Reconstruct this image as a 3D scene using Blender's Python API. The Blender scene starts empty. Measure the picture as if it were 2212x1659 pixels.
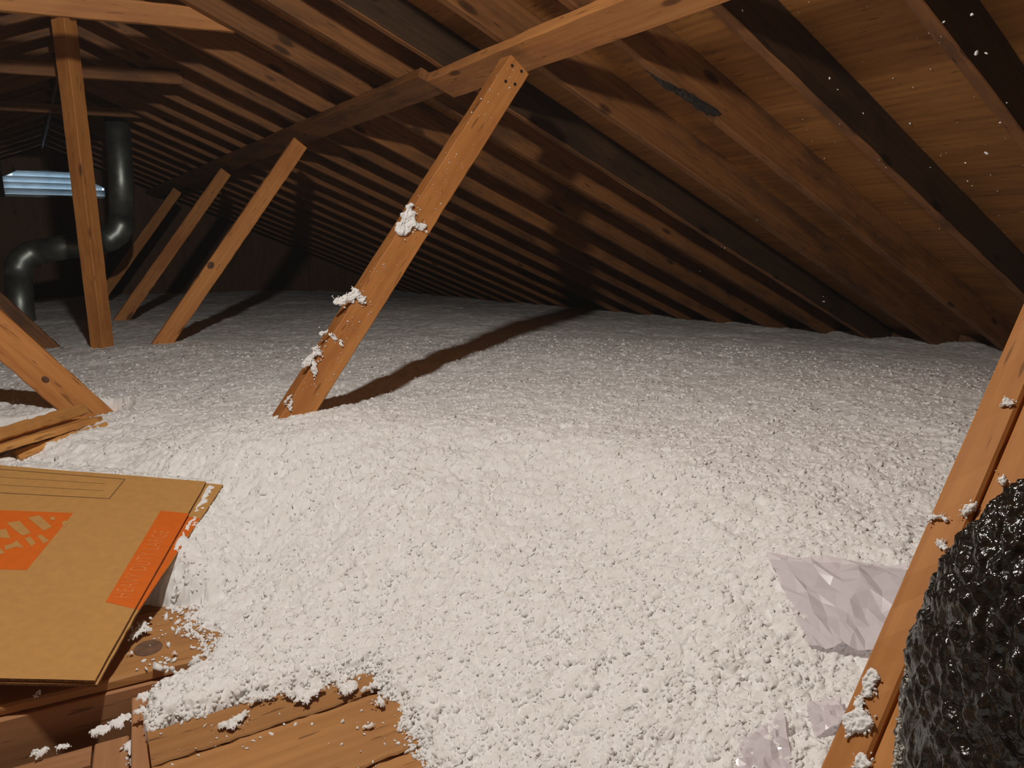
import bpy, bmesh, math, random
import numpy as np
from mathutils import Matrix, Vector

random.seed(7)
rng = np.random.default_rng(11)
SC = bpy.context.scene
COL = SC.collection
LIFT = 0.95                      # height of the camera above the attic floor

# ------------------------------------------------------------------ camera
# world: X across the attic (towards the right eave), Y along the ridge, Z up, origin at the lens until the final lift
F_PX, CX, CY = 1559.283, 1106.0, 829.5
CAMROT = np.array([[0.82971083, -0.11394001, 0.54644086],
                   [-0.55807243, -0.14894147, 0.81631587],
                   [-0.01162334, -0.9822597, -0.18716513]])
cam_data = bpy.data.cameras.new('camera')
cam_data.sensor_fit = 'HORIZONTAL'
cam_data.sensor_width = 36.0
cam_data.lens = F_PX / 2212.0 * 36.0
cam_data.clip_start = 0.02
cam = bpy.data.objects.new('camera', cam_data)
COL.objects.link(cam)
R3 = Matrix([[CAMROT[i][0], -CAMROT[i][1], -CAMROT[i][2]] for i in range(3)])
cam.matrix_world = R3.to_4x4()
SC.camera = cam

# ------------------------------------------------------------------ light, sky, exposure
SC.view_settings.view_transform = 'Standard'
SC.view_settings.look = 'None'
SC.view_settings.exposure = 0.0
SC.view_settings.gamma = 1.0
SC.view_settings.use_curve_mapping = False
world = bpy.data.worlds.new('sky')
SC.world = world
world.use_nodes = True
wb = world.node_tree.nodes['Background']
wb.inputs[0].default_value = (0.50, 0.70, 0.84, 1)
wb.inputs[1].default_value = 2.1

BULB = (0.22, 0.95, 0.78)        # bare bulb hanging under the ridge, just above the frame
ld = bpy.data.lights.new('ridge_bulb', 'POINT')
ld.energy = 1.0
ld.color = (1.0, 0.955, 0.885)
ld.shadow_soft_size = 0.035
ld.use_nodes = True
_nt = ld.node_tree
_em = _nt.nodes['Emission']
_fo = _nt.nodes.new('ShaderNodeLightFalloff')
_fo.inputs['Strength'].default_value = 225.0
_fo.inputs['Smooth'].default_value = 6.0
_nt.links.new(_fo.outputs['Quadratic'], _em.inputs['Strength'])
bulb = bpy.data.objects.new('ridge_bulb', ld)
bulb.location = BULB
COL.objects.link(bulb)

# ------------------------------------------------------------------ helpers
def ray(x, y):
    return CAMROT @ np.array([x - CX, y - CY, F_PX])
def atZ(x, y, z):
    w = ray(x, y); return w * (z / w[2])
def atY(x, y, yy):
    w = ray(x, y); return w * (yy / w[1])
def on_plane(x, y, p, n):
    w = ray(x, y); return w * (np.dot(p, n) / np.dot(w, n))

def link(name, me, mat=None, parent=None):
    o = bpy.data.objects.new(name, me)
    COL.objects.link(o)
    if mat is not None:
        me.materials.append(mat)
    if parent is not None:
        o.parent = parent
    return o

def tag(o, label, cat, group=None, kind=None):
    o['label'] = label
    o['category'] = cat
    if group: o['group'] = group
    if kind: o['kind'] = kind
    return o

def thing(name, label, cat, loc=(0, 0, 0), group=None):
    o = bpy.data.objects.new(name, None)
    o.empty_display_size = 0.05
    o.location = loc
    COL.objects.link(o)
    return tag(o, label, cat, group)

def np_mesh(name, verts, faces, smooth=True):
    """faces: (n,3) or (n,4) array, fast path"""
    me = bpy.data.meshes.new(name)
    verts = np.asarray(verts, dtype=np.float32)
    faces = np.asarray(faces, dtype=np.int32)
    k = faces.shape[1]
    me.vertices.add(len(verts))
    me.vertices.foreach_set('co', verts.ravel())
    me.loops.add(faces.size)
    me.loops.foreach_set('vertex_index', faces.ravel())
    me.polygons.add(len(faces))
    me.polygons.foreach_set('loop_start', np.arange(0, faces.size, k, dtype=np.int32))
    me.polygons.foreach_set('use_smooth', np.full(len(faces), bool(smooth)))
    me.update(calc_edges=True)
    me.validate()
    return me

def poly_mesh(name, verts, faces, smooth=False):
    me = bpy.data.meshes.new(name)
    me.from_pydata([tuple(map(float, v)) for v in verts], [], faces)
    if smooth:
        for p in me.polygons: p.use_smooth = True
    me.update()
    return me

def box_mesh(name, lo, hi):
    x0, y0, z0 = lo; x1, y1, z1 = hi
    v = [(x0, y0, z0), (x1, y0, z0), (x1, y1, z0), (x0, y1, z0), (x0, y0, z1), (x1, y0, z1), (x1, y1, z1), (x0, y1, z1)]
    f = [(0, 3, 2, 1), (4, 5, 6, 7), (0, 1, 5, 4), (1, 2, 6, 5), (2, 3, 7, 6), (3, 0, 4, 7)]
    return poly_mesh(name, v, f)

def prism(name, pts, nrm, depth):
    """closed slab: polygon pts (any order ok), pushed along -nrm by depth"""
    pts = [np.asarray(p, float) for p in pts]; n = len(pts)
    a = sum(np.cross(pts[i] - pts[0], pts[(i + 1) % n] - pts[0]) for i in range(n))
    if np.dot(a, nrm) < 0: pts = pts[::-1]
    low = [p - np.asarray(nrm) * depth for p in pts]
    f = [tuple(range(n)), tuple(range(2 * n - 1, n - 1, -1))]
    for i in range(n):
        j = (i + 1) % n
        f.append((i, n + i, n + j, j))
    return poly_mesh(name, pts + low, f)

# ---- numpy noise
def _h(ix, iy, iz, s):
    n = (ix.astype(np.int64) * 374761393 + iy.astype(np.int64) * 668265263 + iz * 2147483647 + s * 974634977) & 0xffffffff
    n = ((n ^ (n >> 13)) * 1274126177) & 0xffffffff
    n = ((n ^ (n >> 15)) * 2246822519) & 0xffffffff
    return (n ^ (n >> 16)) / 4294967296.0

def vnoise(x, y, s=0):
    ix = np.floor(x); iy = np.floor(y)
    fx = x - ix; fy = y - iy
    fx = fx * fx * fx * (fx * (fx * 6 - 15) + 10); fy = fy * fy * fy * (fy * (fy * 6 - 15) + 10)
    z = np.int64(0)
    a = _h(ix, iy, z, s); b = _h(ix + 1, iy, z, s); c = _h(ix, iy + 1, z, s); d = _h(ix + 1, iy + 1, z, s)
    return ((a * (1 - fx) + b * fx) * (1 - fy) + (c * (1 - fx) + d * fx) * fy) * 2 - 1

def fbm(x, y, s=0, octv=4):
    t = 0; a = 1.0; k = 0
    for i in range(octv):
        t = t + a * vnoise(x * 2 ** i + 17.3 * i, y * 2 ** i - 9.1 * i, s + i); k += a; a *= 0.5
    return t / k

def worley(x, y, s=0, ids=False):
    ix = np.floor(x); iy = np.floor(y)
    best = np.full(x.shape, 9.0); cid = np.zeros(x.shape)
    z = np.int64(0)
    for dx in (-1, 0, 1):
        for dy in (-1, 0, 1):
            cx = ix + dx; cy = iy + dy
            px = cx + _h(cx, cy, z, s); py = cy + _h(cx, cy, z, s + 91)
            q = (px - x) ** 2 + (py - y) ** 2; nr = q < best
            best = np.where(nr, q, best)
            if ids: cid = np.where(nr, _h(cx, cy, z, s + 177), cid)
    return (np.sqrt(best), cid) if ids else np.sqrt(best)

def smooth(t):
    t = np.clip(t, 0, 1); return t * t * (3 - 2 * t)

def polydist(x, y, poly):
    """signed distance to polygon, negative inside"""
    d = np.full(x.shape, 1e9); inside = np.zeros(x.shape, bool)
    n = len(poly)
    for i in range(n):
        ax, ay = poly[i]; bx, by = poly[(i + 1) % n]
        ex, ey = bx - ax, by - ay
        t = np.clip(((x - ax) * ex + (y - ay) * ey) / (ex * ex + ey * ey), 0, 1)
        d = np.minimum(d, (x - ax - t * ex) ** 2 + (y - ay - t * ey) ** 2)
        c = ((ay > y) != (by > y)) & (x < (bx - ax) * (y - ay) / ((by - ay) if abs(by - ay) > 1e-9 else 1e-9) + ax)
        inside ^= c
    d = np.sqrt(d)
    return np.where(inside, -d, d)

# ------------------------------------------------------------------ materials
class NT:
    def __init__(self, name):
        self.m = bpy.data.materials.new(name); self.m.use_nodes = True
        self.t = self.m.node_tree; self.b = self.t.nodes['Principled BSDF']
    def n(self, typ, **kw):
        nd = self.t.nodes.new(typ)
        for k, v in kw.items():
            if k.startswith('i_'):
                key = k[2:]; nd.inputs[int(key) if key.isdigit() else key].default_value = v
            else: setattr(nd, k, v)
        return nd
    def l(self, a, b): self.t.links.new(a, b)
    def ramp(self, src, stops):
        r = self.n('ShaderNodeValToRGB'); e = r.color_ramp.elements
        while len(e) < len(stops): e.new(0.5)
        for el, (p, c) in zip(e, stops):
            el.position = p; el.color = tuple(c) + (1,) if len(c) == 3 else c
        self.l(src, r.inputs[0]); return r.outputs[0]
    def mix(self, fac, a, b, mode='MIX'):
        m = self.n('ShaderNodeMix', data_type='RGBA', blend_type=mode)
        for s, v in ((m.inputs[0], fac), (m.inputs[6], a), (m.inputs[7], b)):
            if isinstance(v, (int, float)): s.default_value = v
            elif isinstance(v, tuple): s.default_value = v if len(v) == 4 else v + (1,)
            else: self.l(v, s)
        return m.outputs[2]

def wood(name, light, dark, stain, rough=0.62, knots=1.0, stain_amt=0.5, fine=1.0, axis=0, cracks=0.6):
    w = NT(name)
    tc = w.n('ShaderNodeTexCoord'); oi = w.n('ShaderNodeObjectInfo')
    mul = w.n('ShaderNodeMath', operation='MULTIPLY'); mul.inputs[1].default_value = 57.0
    w.l(oi.outputs['Random'], mul.inputs[0])
    add = w.n('ShaderNodeVectorMath', operation='ADD')
    w.l(tc.outputs['Object'], add.inputs[0]); w.l(mul.outputs[0], add.inputs[1])
    def mp(sx, sy, sz):
        s = [sy, sy, sz]; s[axis] = sx
        if axis == 1: s = [sy, sx, sz]
        m = w.n('ShaderNodeMapping'); m.inputs['Scale'].default_value = s
        w.l(add.outputs[0], m.inputs['Vector']); return m.outputs[0]
    g = w.n('ShaderNodeTexNoise', i_Scale=1.0, i_Detail=7.0, i_Roughness=0.62, i_Distortion=0.6)
    w.l(mp(2.2, 46 * fine, 46 * fine), g.inputs['Vector'])
    wv = w.n('ShaderNodeTexWave', wave_type='BANDS', bands_direction='Y' if axis == 0 else 'X', i_Scale=1.0, i_Distortion=5.5, i_Detail=3.0)
    wv.inputs['Detail Scale'].default_value = 0.55
    w.l(mp(0.9, 13 * fine, 9 * fine), wv.inputs['Vector'])
    f = w.n('ShaderNodeMath', operation='MULTIPLY_ADD'); f.inputs[1].default_value = 0.10
    w.l(wv.outputs['Fac'], f.inputs[0])
    sc = w.n('ShaderNodeMath', operation='MULTIPLY'); sc.inputs[1].default_value = 0.92
    w.l(g.outputs['Fac'], sc.inputs[0]); w.l(sc.outputs[0], f.inputs[2])
    mid = tuple((a + b) / 2 for a, b in zip(light, dark))
    c = w.ramp(f.outputs[0], [(0.28, dark), (0.5, mid), (0.72, light)])
    st = w.n('ShaderNodeTexNoise', i_Scale=1.0, i_Detail=4.0, i_Roughness=0.6)
    w.l(mp(2.6, 9, 9), st.inputs['Vector'])
    sf = w.ramp(st.outputs['Fac'], [(0.47, (0, 0, 0)), (0.68, (stain_amt,) * 3)])
    c = w.mix(sf, c, stain)
    if knots > 0:
        v = w.n('ShaderNodeTexVoronoi', i_Scale=1.0); w.l(mp(3.0, 8.5, 8.5), v.inputs['Vector'])
        kf = w.ramp(v.outputs['Distance'], [(0.0, (knots,) * 3), (0.10, (knots * .8,) * 3), (0.15, (0, 0, 0))])
        c = w.mix(kf, c, tuple(x * 0.28 for x in dark))
    if cracks > 0:
        ck = w.n('ShaderNodeTexNoise', i_Scale=1.0, i_Detail=2.0, i_Roughness=0.5); w.l(mp(11, 95, 95), ck.inputs['Vector'])
        cf = w.ramp(ck.outputs['Fac'], [(0.66, (0, 0, 0)), (0.71, (cracks,) * 3)])
        c = w.mix(cf, c, tuple(x * 0.22 for x in dark))
    rv = w.n('ShaderNodeMapRange'); rv.inputs[3].default_value = 0.82; rv.inputs[4].default_value = 1.12
    w.l(oi.outputs['Random'], rv.inputs[0])
    hs = w.n('ShaderNodeHueSaturation'); w.l(rv.outputs[0], hs.inputs['Value']); w.l(c, hs.inputs['Color'])
    w.l(hs.outputs[0], w.b.inputs['Base Color'])
    w.b.inputs['Roughness'].default_value = rough
    w.b.inputs['Specular IOR Level'].default_value = 0.25
    bp = w.n('ShaderNodeBump', i_Strength=0.06, i_Distance=0.001); w.l(f.outputs[0], bp.inputs['Height']); w.l(bp.outputs[0], w.b.inputs['Normal'])
    return w.m

M = {}
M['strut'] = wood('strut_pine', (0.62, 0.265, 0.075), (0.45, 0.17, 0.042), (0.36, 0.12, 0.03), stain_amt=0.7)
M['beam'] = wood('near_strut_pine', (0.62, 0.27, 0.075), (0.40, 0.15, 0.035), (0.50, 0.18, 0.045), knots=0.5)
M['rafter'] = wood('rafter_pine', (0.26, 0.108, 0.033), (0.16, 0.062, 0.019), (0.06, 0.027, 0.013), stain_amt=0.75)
M['shaded_rafter'] = wood('shaded_rafter_pine', (0.062, 0.032, 0.014), (0.038, 0.019, 0.009), (0.024, 0.012, 0.007), stain_amt=0.8)
M['purlin'] = wood('purlin_pine', (0.54, 0.24, 0.075), (0.38, 0.15, 0.045), (0.28, 0.10, 0.04), stain_amt=0.6)
M['ply'] = wood('plywood_sheathing', (0.33, 0.14, 0.034), (0.20, 0.077, 0.019), (0.12, 0.046, 0.014), fine=0.7, knots=0.35, axis=1)
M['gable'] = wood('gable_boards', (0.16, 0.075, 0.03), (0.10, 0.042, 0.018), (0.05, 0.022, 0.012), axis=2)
M['plank'] = wood('floor_plank', (0.46, 0.23, 0.082), (0.36, 0.165, 0.055), (0.29, 0.14, 0.06), stain_amt=0.55, knots=0.7)
M['trim'] = wood('hatch_trim', (0.47, 0.24, 0.115), (0.36, 0.17, 0.075), (0.30, 0.14, 0.06), knots=0.0)
M['lath'] = wood('lath_pine', (0.66, 0.33, 0.10), (0.50, 0.22, 0.06), (0.42, 0.18, 0.05), knots=0.0)

def plain(name, col, rough=0.6, metal=0.0, spec=0.3, nscale=0, namt=0.15, bump=0.0):
    w = NT(name)
    w.b.inputs['Roughness'].default_value = rough; w.b.inputs['Metallic'].default_value = metal
    w.b.inputs['Specular IOR Level'].default_value = spec
    if nscale:
        tc = w.n('ShaderNodeTexCoord'); nz = w.n('ShaderNodeTexNoise', i_Scale=float(nscale), i_Detail=5.0)
        w.l(tc.outputs['Object'], nz.inputs['Vector'])
        c = w.ramp(nz.outputs['Fac'], [(0.3, tuple(x * (1 - namt) for x in col)), (0.7, tuple(min(1, x * (1 + namt)) for x in col))])
        w.l(c, w.b.inputs['Base Color'])
        if bump:
            bp = w.n('ShaderNodeBump', i_Strength=bump, i_Distance=0.003); w.l(nz.outputs['Fac'], bp.inputs['Height']); w.l(bp.outputs[0], w.b.inputs['Normal'])
    else:
        w.b.inputs['Base Color'].default_value = tuple(col) + (1,)
    return w.m

M['card'] = plain('kraft_cardboard', (0.50, 0.265, 0.08), 0.75, nscale=60, namt=0.06)
M['card_edge'] = plain('cardboard_edge', (0.20, 0.11, 0.05), 0.9, nscale=220, namt=0.5)
M['orange'] = plain('orange_print', (0.66, 0.135, 0.013), 0.6, nscale=70, namt=0.05)
M['pale_orange'] = plain('pale_orange_lettering', (0.70, 0.20, 0.045), 0.65)
M['grey_ink'] = plain('grey_ink', (0.15, 0.085, 0.045), 0.7)
M['metal'] = plain('galvanised_steel', (0.24, 0.26, 0.24), 0.42, metal=0.85, nscale=14, namt=0.25)
M['nail'] = plain('nail_steel', (0.05, 0.04, 0.035), 0.5, metal=0.6)
M['rot'] = plain('rotted_wood', (0.03, 0.022, 0.018), 0.95, nscale=80, namt=0.6, bump=1.0)
M['plaster'] = plain('ceiling_board_back', (0.30, 0.26, 0.21), 0.9, nscale=8)
M['louver'] = plain('louver_paint', (0.72, 0.76, 0.80), 0.55, nscale=12, namt=0.12)
M['frame'] = plain('vent_frame', (0.05, 0.045, 0.04), 0.8)
M['fibre'] = plain('grey_glass_fibre', (0.42, 0.40, 0.36), 0.95, nscale=120, namt=0.4)

def fluff_mat():
    w = NT('white_loose_fill')
    tc = w.n('ShaderNodeTexCoord')
    nz = w.n('ShaderNodeTexNoise', i_Scale=38.0, i_Detail=6.0, i_Roughness=0.65); w.l(tc.outputs['Object'], nz.inputs['Vector'])
    c = w.ramp(nz.outputs['Fac'], [(0.28, (0.76, 0.745, 0.72)), (0.5, (0.84, 0.835, 0.825)), (0.75, (0.88, 0.88, 0.875))])
    n2 = w.n('ShaderNodeTexNoise', i_Scale=260.0, i_Detail=4.0, i_Roughness=0.7); w.l(tc.outputs['Object'], n2.inputs['Vector'])
    w.l(c, w.b.inputs['Base Color'])
    w.b.inputs['Roughness'].default_value = 1.0; w.b.inputs['Specular IOR Level'].default_value = 0.05
    bp = w.n('ShaderNodeBump', i_Strength=0.4, i_Distance=0.003); w.l(n2.outputs['Fac'], bp.inputs['Height']); w.l(bp.outputs[0], w.b.inputs['Normal'])
    return w.m
M['fluff'] = fluff_mat()

def film_mat():
    w = NT('clear_white_film')
    out = w.t.nodes['Material Output']
    tr = w.n('ShaderNodeBsdfTransparent', i_Color=(0.95, 0.92, 0.95, 1))
    tl = w.n('ShaderNodeBsdfTranslucent', i_Color=(0.93, 0.90, 0.92, 1))
    w.b.inputs['Base Color'].default_value = (0.90, 0.87, 0.89, 1); w.b.inputs['Roughness'].default_value = 0.22
    m1 = w.n('ShaderNodeMixShader'); m1.inputs[0].default_value = 0.15
    w.l(w.b.outputs[0], m1.inputs[1]); w.l(tl.outputs[0], m1.inputs[2])
    m2 = w.n('ShaderNodeMixShader'); m2.inputs[0].default_value = 0.5
    w.l(m1.outputs[0], m2.inputs[1]); w.l(tr.outputs[0], m2.inputs[2])
    w.l(m2.outputs[0], out.inputs['Surface'])
    return w.m
M['film'] = film_mat()

def black_mat():
    w = NT('black_polythene')
    w.b.inputs['Base Color'].default_value = (0.012, 0.011, 0.009, 1)
    w.b.inputs['Roughness'].default_value = 0.17; w.b.inputs['Specular IOR Level'].default_value = 0.6
    tc = w.n('ShaderNodeTexCoord'); nz = w.n('ShaderNodeTexNoise', i_Scale=55.0, i_Detail=4.0, i_Distortion=1.5); w.l(tc.outputs['Object'], nz.inputs['Vector'])
    bp = w.n('ShaderNodeBump', i_Strength=0.5, i_Distance=0.006); w.l(nz.outputs['Fac'], bp.inputs['Height']); w.l(bp.outputs[0], w.b.inputs['Normal'])
    return w.m
M['black'] = black_mat()

# ------------------------------------------------------------------ boards
def board_mesh(name, L, w, t, seg=None, jit=0.0012, seed=0, bev=0.003, bow=0.0):
    r = random.Random(seed)
    seg = seg or max(2, int(L / 0.12))
    hw, ht = w / 2, t / 2
    prof = [(-hw + bev, -ht), (hw - bev, -ht), (hw, -ht + bev), (hw, ht - bev), (hw - bev, ht), (-hw + bev, ht), (-hw, ht - bev), (-hw, -ht + bev)]
    v, f = [], []
    for i in range(seg + 1):
        x = L * i / seg
        b = bow * math.sin(math.pi * i / seg)
        e = [r.uniform(-jit, jit) for _ in range(4)]
        for k, (py, pz) in enumerate(prof):
            q = (0 if k in (0, 7) else 1 if k in (1, 2) else 2 if k in (3, 4) else 3)
            v.append((x, py + e[q] + b, pz + e[q] * 0.5))
    for i in range(seg):
        for k in range(8):
            a = i * 8 + k; b = i * 8 + (k + 1) % 8
            f.append((a, b, b + 8, a + 8))
    f.append(tuple(range(7, -1, -1))); f.append(tuple(range(seg * 8, seg * 8 + 8)))
    return poly_mesh(name, v, f)

def frame_matrix(p0, p1, wdir):
    """X along p0->p1, Y along wdir (made square), Z = X x Y"""
    p0 = Vector(p0); x = (Vector(p1) - p0); L = x.length; x.normalize()
    y = Vector(wdir); y = (y - x * y.dot(x)).normalized(); z = x.cross(y)
    m = Matrix((x, y, z)).transposed().to_4x4(); m.translation = p0
    return m, L

def board(name, p0, p1, w, t, wdir, mat, seed=0, parent=None, **kw):
    m, L = frame_matrix(p0, p1, wdir)
    o = link(name, board_mesh(name, L, w, t, seed=seed, **kw), mat)
    if parent is not None:
        o.parent = parent; o.matrix_world = m if parent.matrix_world == Matrix() else parent.matrix_world.inverted() @ m
    else:
        o.matrix_world = m
    return o

# ------------------------------------------------------------------ roof frame
TH = math.radians(22.62); CT, ST = math.cos(TH), math.sin(TH)
HR = 1.19                                   # camera to the plane of the rafter undersides
RDEP = 0.146; RTHK = 0.038
RIDGE_X = 0.35
YG, YF = 10.0, -2.6                         # back and front gables
FLOOR = -0.95
def zr(x): return (HR - x * ST) / CT        # underside of the right rafters
def mirror(p): return (2 * RIDGE_X - p[0], p[1], p[2])

def roof_pt(s, off, y, side=1):
    """s metres down-slope from under the ridge, off above the rafter undersides"""
    x = RIDGE_X + s * CT + off * ST; z = zr(RIDGE_X) - s * ST + off * CT
    return (x, y, z) if side > 0 else (2 * RIDGE_X - x, y, z)

# sheathing (both slopes, one slab each side, joined at the ridge)
def sheathing():
    v, f = [], []
    S = 5.0
    a = RDEP; top = RDEP + 0.016
    zt = zr(RIDGE_X) + RDEP / CT; ztt = zr(RIDGE_X) + (RDEP + 0.016) / CT
    def er(off, side):
        p = roof_pt(S, off, 0, side); return p[0], p[2]
    sec = [er(a, -1), (RIDGE_X, zt), er(a, 1), er(top, 1), (RIDGE_X, ztt), er(top, -1)]
    for y in (YF - 0.1, YG + 0.1):
        v += [(x, y, z) for x, z in sec]
    f = [(0, 1, 7, 6), (1, 2, 8, 7), (2, 3, 9, 8), (3, 4, 10, 9), (4, 5, 11, 10), (5, 0, 6, 11), (0, 5, 4, 1), (1, 4, 3, 2), (6, 7, 10, 11), (7, 8, 9, 10)]
    o = link('ceiling', poly_mesh('ceiling', v, f), M['ply'])
    o['kind'] = 'structure'; o['label'] = 'brown plywood roof sheathing above the rafters'
sheathing()

RY = [-2.1, -1.7, -1.29, -0.88, -0.47, -0.06, 0.35, 0.55, 0.96, 1.40, 1.79, 2.19, 2.62, 2.95, 3.40, 3.87, 4.27, 4.69]
RY.remove(0.35)
RY += [4.69 + 0.405 * k for k in range(1, 13)]
rl = {0.96: 'dark rafter crossing the upper right corner, flecked with white fluff',
      1.40: 'wide dark rafter running from the top edge down to the right edge',
      1.79: 'rafter with the black rotted patch, just right of the long strut head',
      2.19: 'rafter whose lower edge starts behind the head of the long strut',
      2.62: 'rafter with painted-in shade on its sides, running behind the long strut just below its head',
      2.95: 'rafter crossing the long diagonal strut a little above its big white tuft',
      3.40: 'knotty rafter that meets the end of the nearest collar tie, seen above the purlin',
      3.87: 'rafter with a bright angled top end, just beyond the nearest collar tie',
      4.27: 'thin pale rafter below the angled one, between the first two collar ties',
      4.69: 'rafter that carries the right end of the second collar tie'}
RAFT = {}
for i, y in enumerate(RY):
    p0 = roof_pt(0.02, RDEP / 2 + 0.0015, y + RTHK / 2); p1 = roof_pt(4.86, RDEP / 2 + 0.0015, y + RTHK / 2)
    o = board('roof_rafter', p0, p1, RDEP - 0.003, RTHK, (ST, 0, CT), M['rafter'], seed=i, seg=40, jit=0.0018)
    if y in (0.96, 1.40, 2.62):                 # shade painted into the colour: almost black broad faces
        o.data.materials.append(M['shaded_rafter'])
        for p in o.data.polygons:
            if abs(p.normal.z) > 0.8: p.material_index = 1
    RAFT[y] = o
    if y in rl: tag(o, rl[y], 'rafter', 'rafters of the right roof slope')
    elif y > 6.2: tag(o, 'dim rafter of the right slope far back towards the louvered vent', 'rafter', 'far rafters of the right roof slope')
    elif y > 4.69: tag(o, 'dim rafter of the right slope between the second and third collar ties', 'rafter', 'middle rafters of the right roof slope')
    else: tag(o, 'rafter of the right slope beyond the top right corner', 'rafter', 'nearest rafters of the right roof slope')
    q0 = roof_pt(0.02, RDEP / 2 + 0.0015, y + RTHK / 2, -1); q1 = roof_pt(4.86, RDEP / 2 + 0.0015, y + RTHK / 2, -1)
    if y > 3.0 or y < 0:
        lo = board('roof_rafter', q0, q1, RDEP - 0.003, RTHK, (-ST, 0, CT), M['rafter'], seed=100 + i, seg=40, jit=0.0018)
        tag(lo, 'shadowed rafter of the left roof slope behind the collar ties', 'rafter', 'rafters of the left roof slope')
    else:
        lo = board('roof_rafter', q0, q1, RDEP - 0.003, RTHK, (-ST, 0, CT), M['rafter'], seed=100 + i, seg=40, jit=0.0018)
        tag(lo, 'rafter of the left roof slope above the frame', 'rafter', 'near rafters of the left roof slope')

# rotted patch on the fourth rafter
def rot_patch(parent, yface):
    r = random.Random(3); n = 26; v, f = [], []
    base = [(atY(x, y, yface - 0.002)) for x, y in ((1395, 150), (1440, 178), (1475, 195), (1502, 208), (1540, 232), (1556, 246), (1535, 250), (1512, 240), (1490, 222), (1455, 200), (1420, 176))]
    c = sum(base) / len(base)
    ring = []
    for i in range(len(base)):
        a, b = base[i], base[(i + 1) % len(base)]
        for k in range(4):
            p = a + (b - a) * k / 4
            ring.append(p + np.array([r.uniform(-.004, .004), r.uniform(-.004, .0), r.uniform(-.004, .004)]))
    v = [c + np.array([0, -0.006, 0])] + ring + [p + np.array([0, 0.006, 0]) for p in ring]
    m = len(ring)
    for i in range(m):
        j = (i + 1) % m
        f.append((0, 1 + j, 1 + i)); f.append((1 + i, 1 + j, 1 + m + j, 1 + m + i))
    o = link('rotted_patch', poly_mesh('rotted_patch', v, f), M['rot'])
    o.parent = parent; o.matrix_parent_inverse = parent.matrix_world.inverted()
    o['label'] = 'blackened rotten patch'
rot_patch(RAFT[1.79], 1.79)

# ridge board
rb_ = board('ridge_board', (RIDGE_X, YF + .02, zr(RIDGE_X) + 0.07), (RIDGE_X, YG - .02, zr(RIDGE_X) + 0.07), 0.17, 0.02, (0, 0, 1), M['rafter'], seed=900, seg=60)
tag(rb_, 'ridge board along the peak above the collar ties', 'beam')

# purlin: two lapped pieces nailed flat under the rafters
PT = 0.089
def purlin_pt(s, y, off): return roof_pt(s - 0.0, off, y)
S0 = 0.755                                 # down-slope distance of the purlin centre line from under the ridge
def sline(sx): return sx
# convert the s measured along the slope from the camera foot point
s_ref = RIDGE_X * CT - zr(RIDGE_X) * ST
pa = [1.083, 1.020]
near = board('purlin', roof_pt(1.137 - s_ref, -0.0195, -2.2), roof_pt(1.137 - s_ref, -0.0195, 2.72), 0.135, 0.038, (CT, 0, -ST), M['purlin'], seed=40, seg=50, jit=0.002)
tag(near, 'knotty orange purlin piece above the long strut, scarred by nails', 'beam', 'purlin pieces under the right rafters')
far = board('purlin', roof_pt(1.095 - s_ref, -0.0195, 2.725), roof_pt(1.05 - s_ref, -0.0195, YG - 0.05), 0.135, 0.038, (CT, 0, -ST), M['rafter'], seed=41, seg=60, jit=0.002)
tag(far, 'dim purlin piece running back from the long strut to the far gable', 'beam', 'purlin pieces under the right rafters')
lp = board('purlin', roof_pt(1.137 - s_ref, -0.0195, -2.2, -1), roof_pt(1.08 - s_ref, -0.0195, YG - 0.05, -1), 0.135, 0.038, (-CT, 0, -ST), M['purlin'], seed=42, seg=60)
tag(lp, 'purlin under the left roof slope, out past the left edge', 'beam')

# struts
def strut(y, xf, zf, label, cat='strut', mat='strut', top_off=-0.092, seed=0, side=1, w=0.089, t=0.04, group=None, k=0.757, top=None, slide=0.0):
    d = Vector((k, 0, 1)).normalized()
    p = Vector((xf, y + t / 2, zf))
    # down to the floor, up to just under the rafters
    lo = p - d * ((zf - FLOOR) / d.z - 0.03)
    if top is None:
        z1 = 0.58
    else: z1 = top
    hi = p + d * ((z1 - zf) / d.z)
    wd = Vector((d.z, 0, -d.x))
    if side < 0:
        lo = Vector(mirror(lo)); hi = Vector(mirror(hi)); wd = Vector((-wd.x, 0, wd.z))
    o = board('roof_strut', lo, hi, w, t, wd, M[mat], seed=seed, seg=44, jit=0.0016)
    return tag(o, label, 'strut', group)

G_S = 'diagonal struts under the right purlin'
s1 = strut(2.09, 0.602, -0.527, 'long bright diagonal strut in the middle, spotted with white tufts', seed=1, group=G_S, top=0.590, t=0.068)
s2 = strut(4.28, 0.578, -0.515, 'second diagonal strut, orange with one dark knot, right of the square post', seed=2, group=G_S, top=0.60)
s3 = strut(6.10, 0.548, -0.55, 'third diagonal strut, dim brown, partly behind the square post foot', seed=3, group=G_S, top=0.60)
s4 = strut(8.20, 0.548, -0.55, 'farthest diagonal strut, almost lost in the dark', seed=4, group=G_S, top=0.60)
BP = atY(1770, 1659, 0.372); BN = np.array([-0.7973, 0.0, 0.6036])      # upper-left face of the near doubled strut
bxf, bzf = BP[0] + 0.0445 * 0.7973, BP[2] - 0.0445 * 0.6036
s5 = strut(0.334, bxf, bzf, 'large near strut slanting up the right edge, left of the dark slit', mat='beam', seed=5, top=0.40, t=0.038)
s6 = strut(0.2925, bxf + 0.001, bzf, 'second board of the near right strut, between the dark slit and the black wrap', mat='beam', seed=6, top=0.40, t=0.038)
G_L = 'diagonal struts leaning to the left slope'
l1 = strut(2.80, 0.585, -0.515, 'bright orange strut leaning left above the broken laths', seed=7, side=-1, group=G_L, w=0.112)
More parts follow.
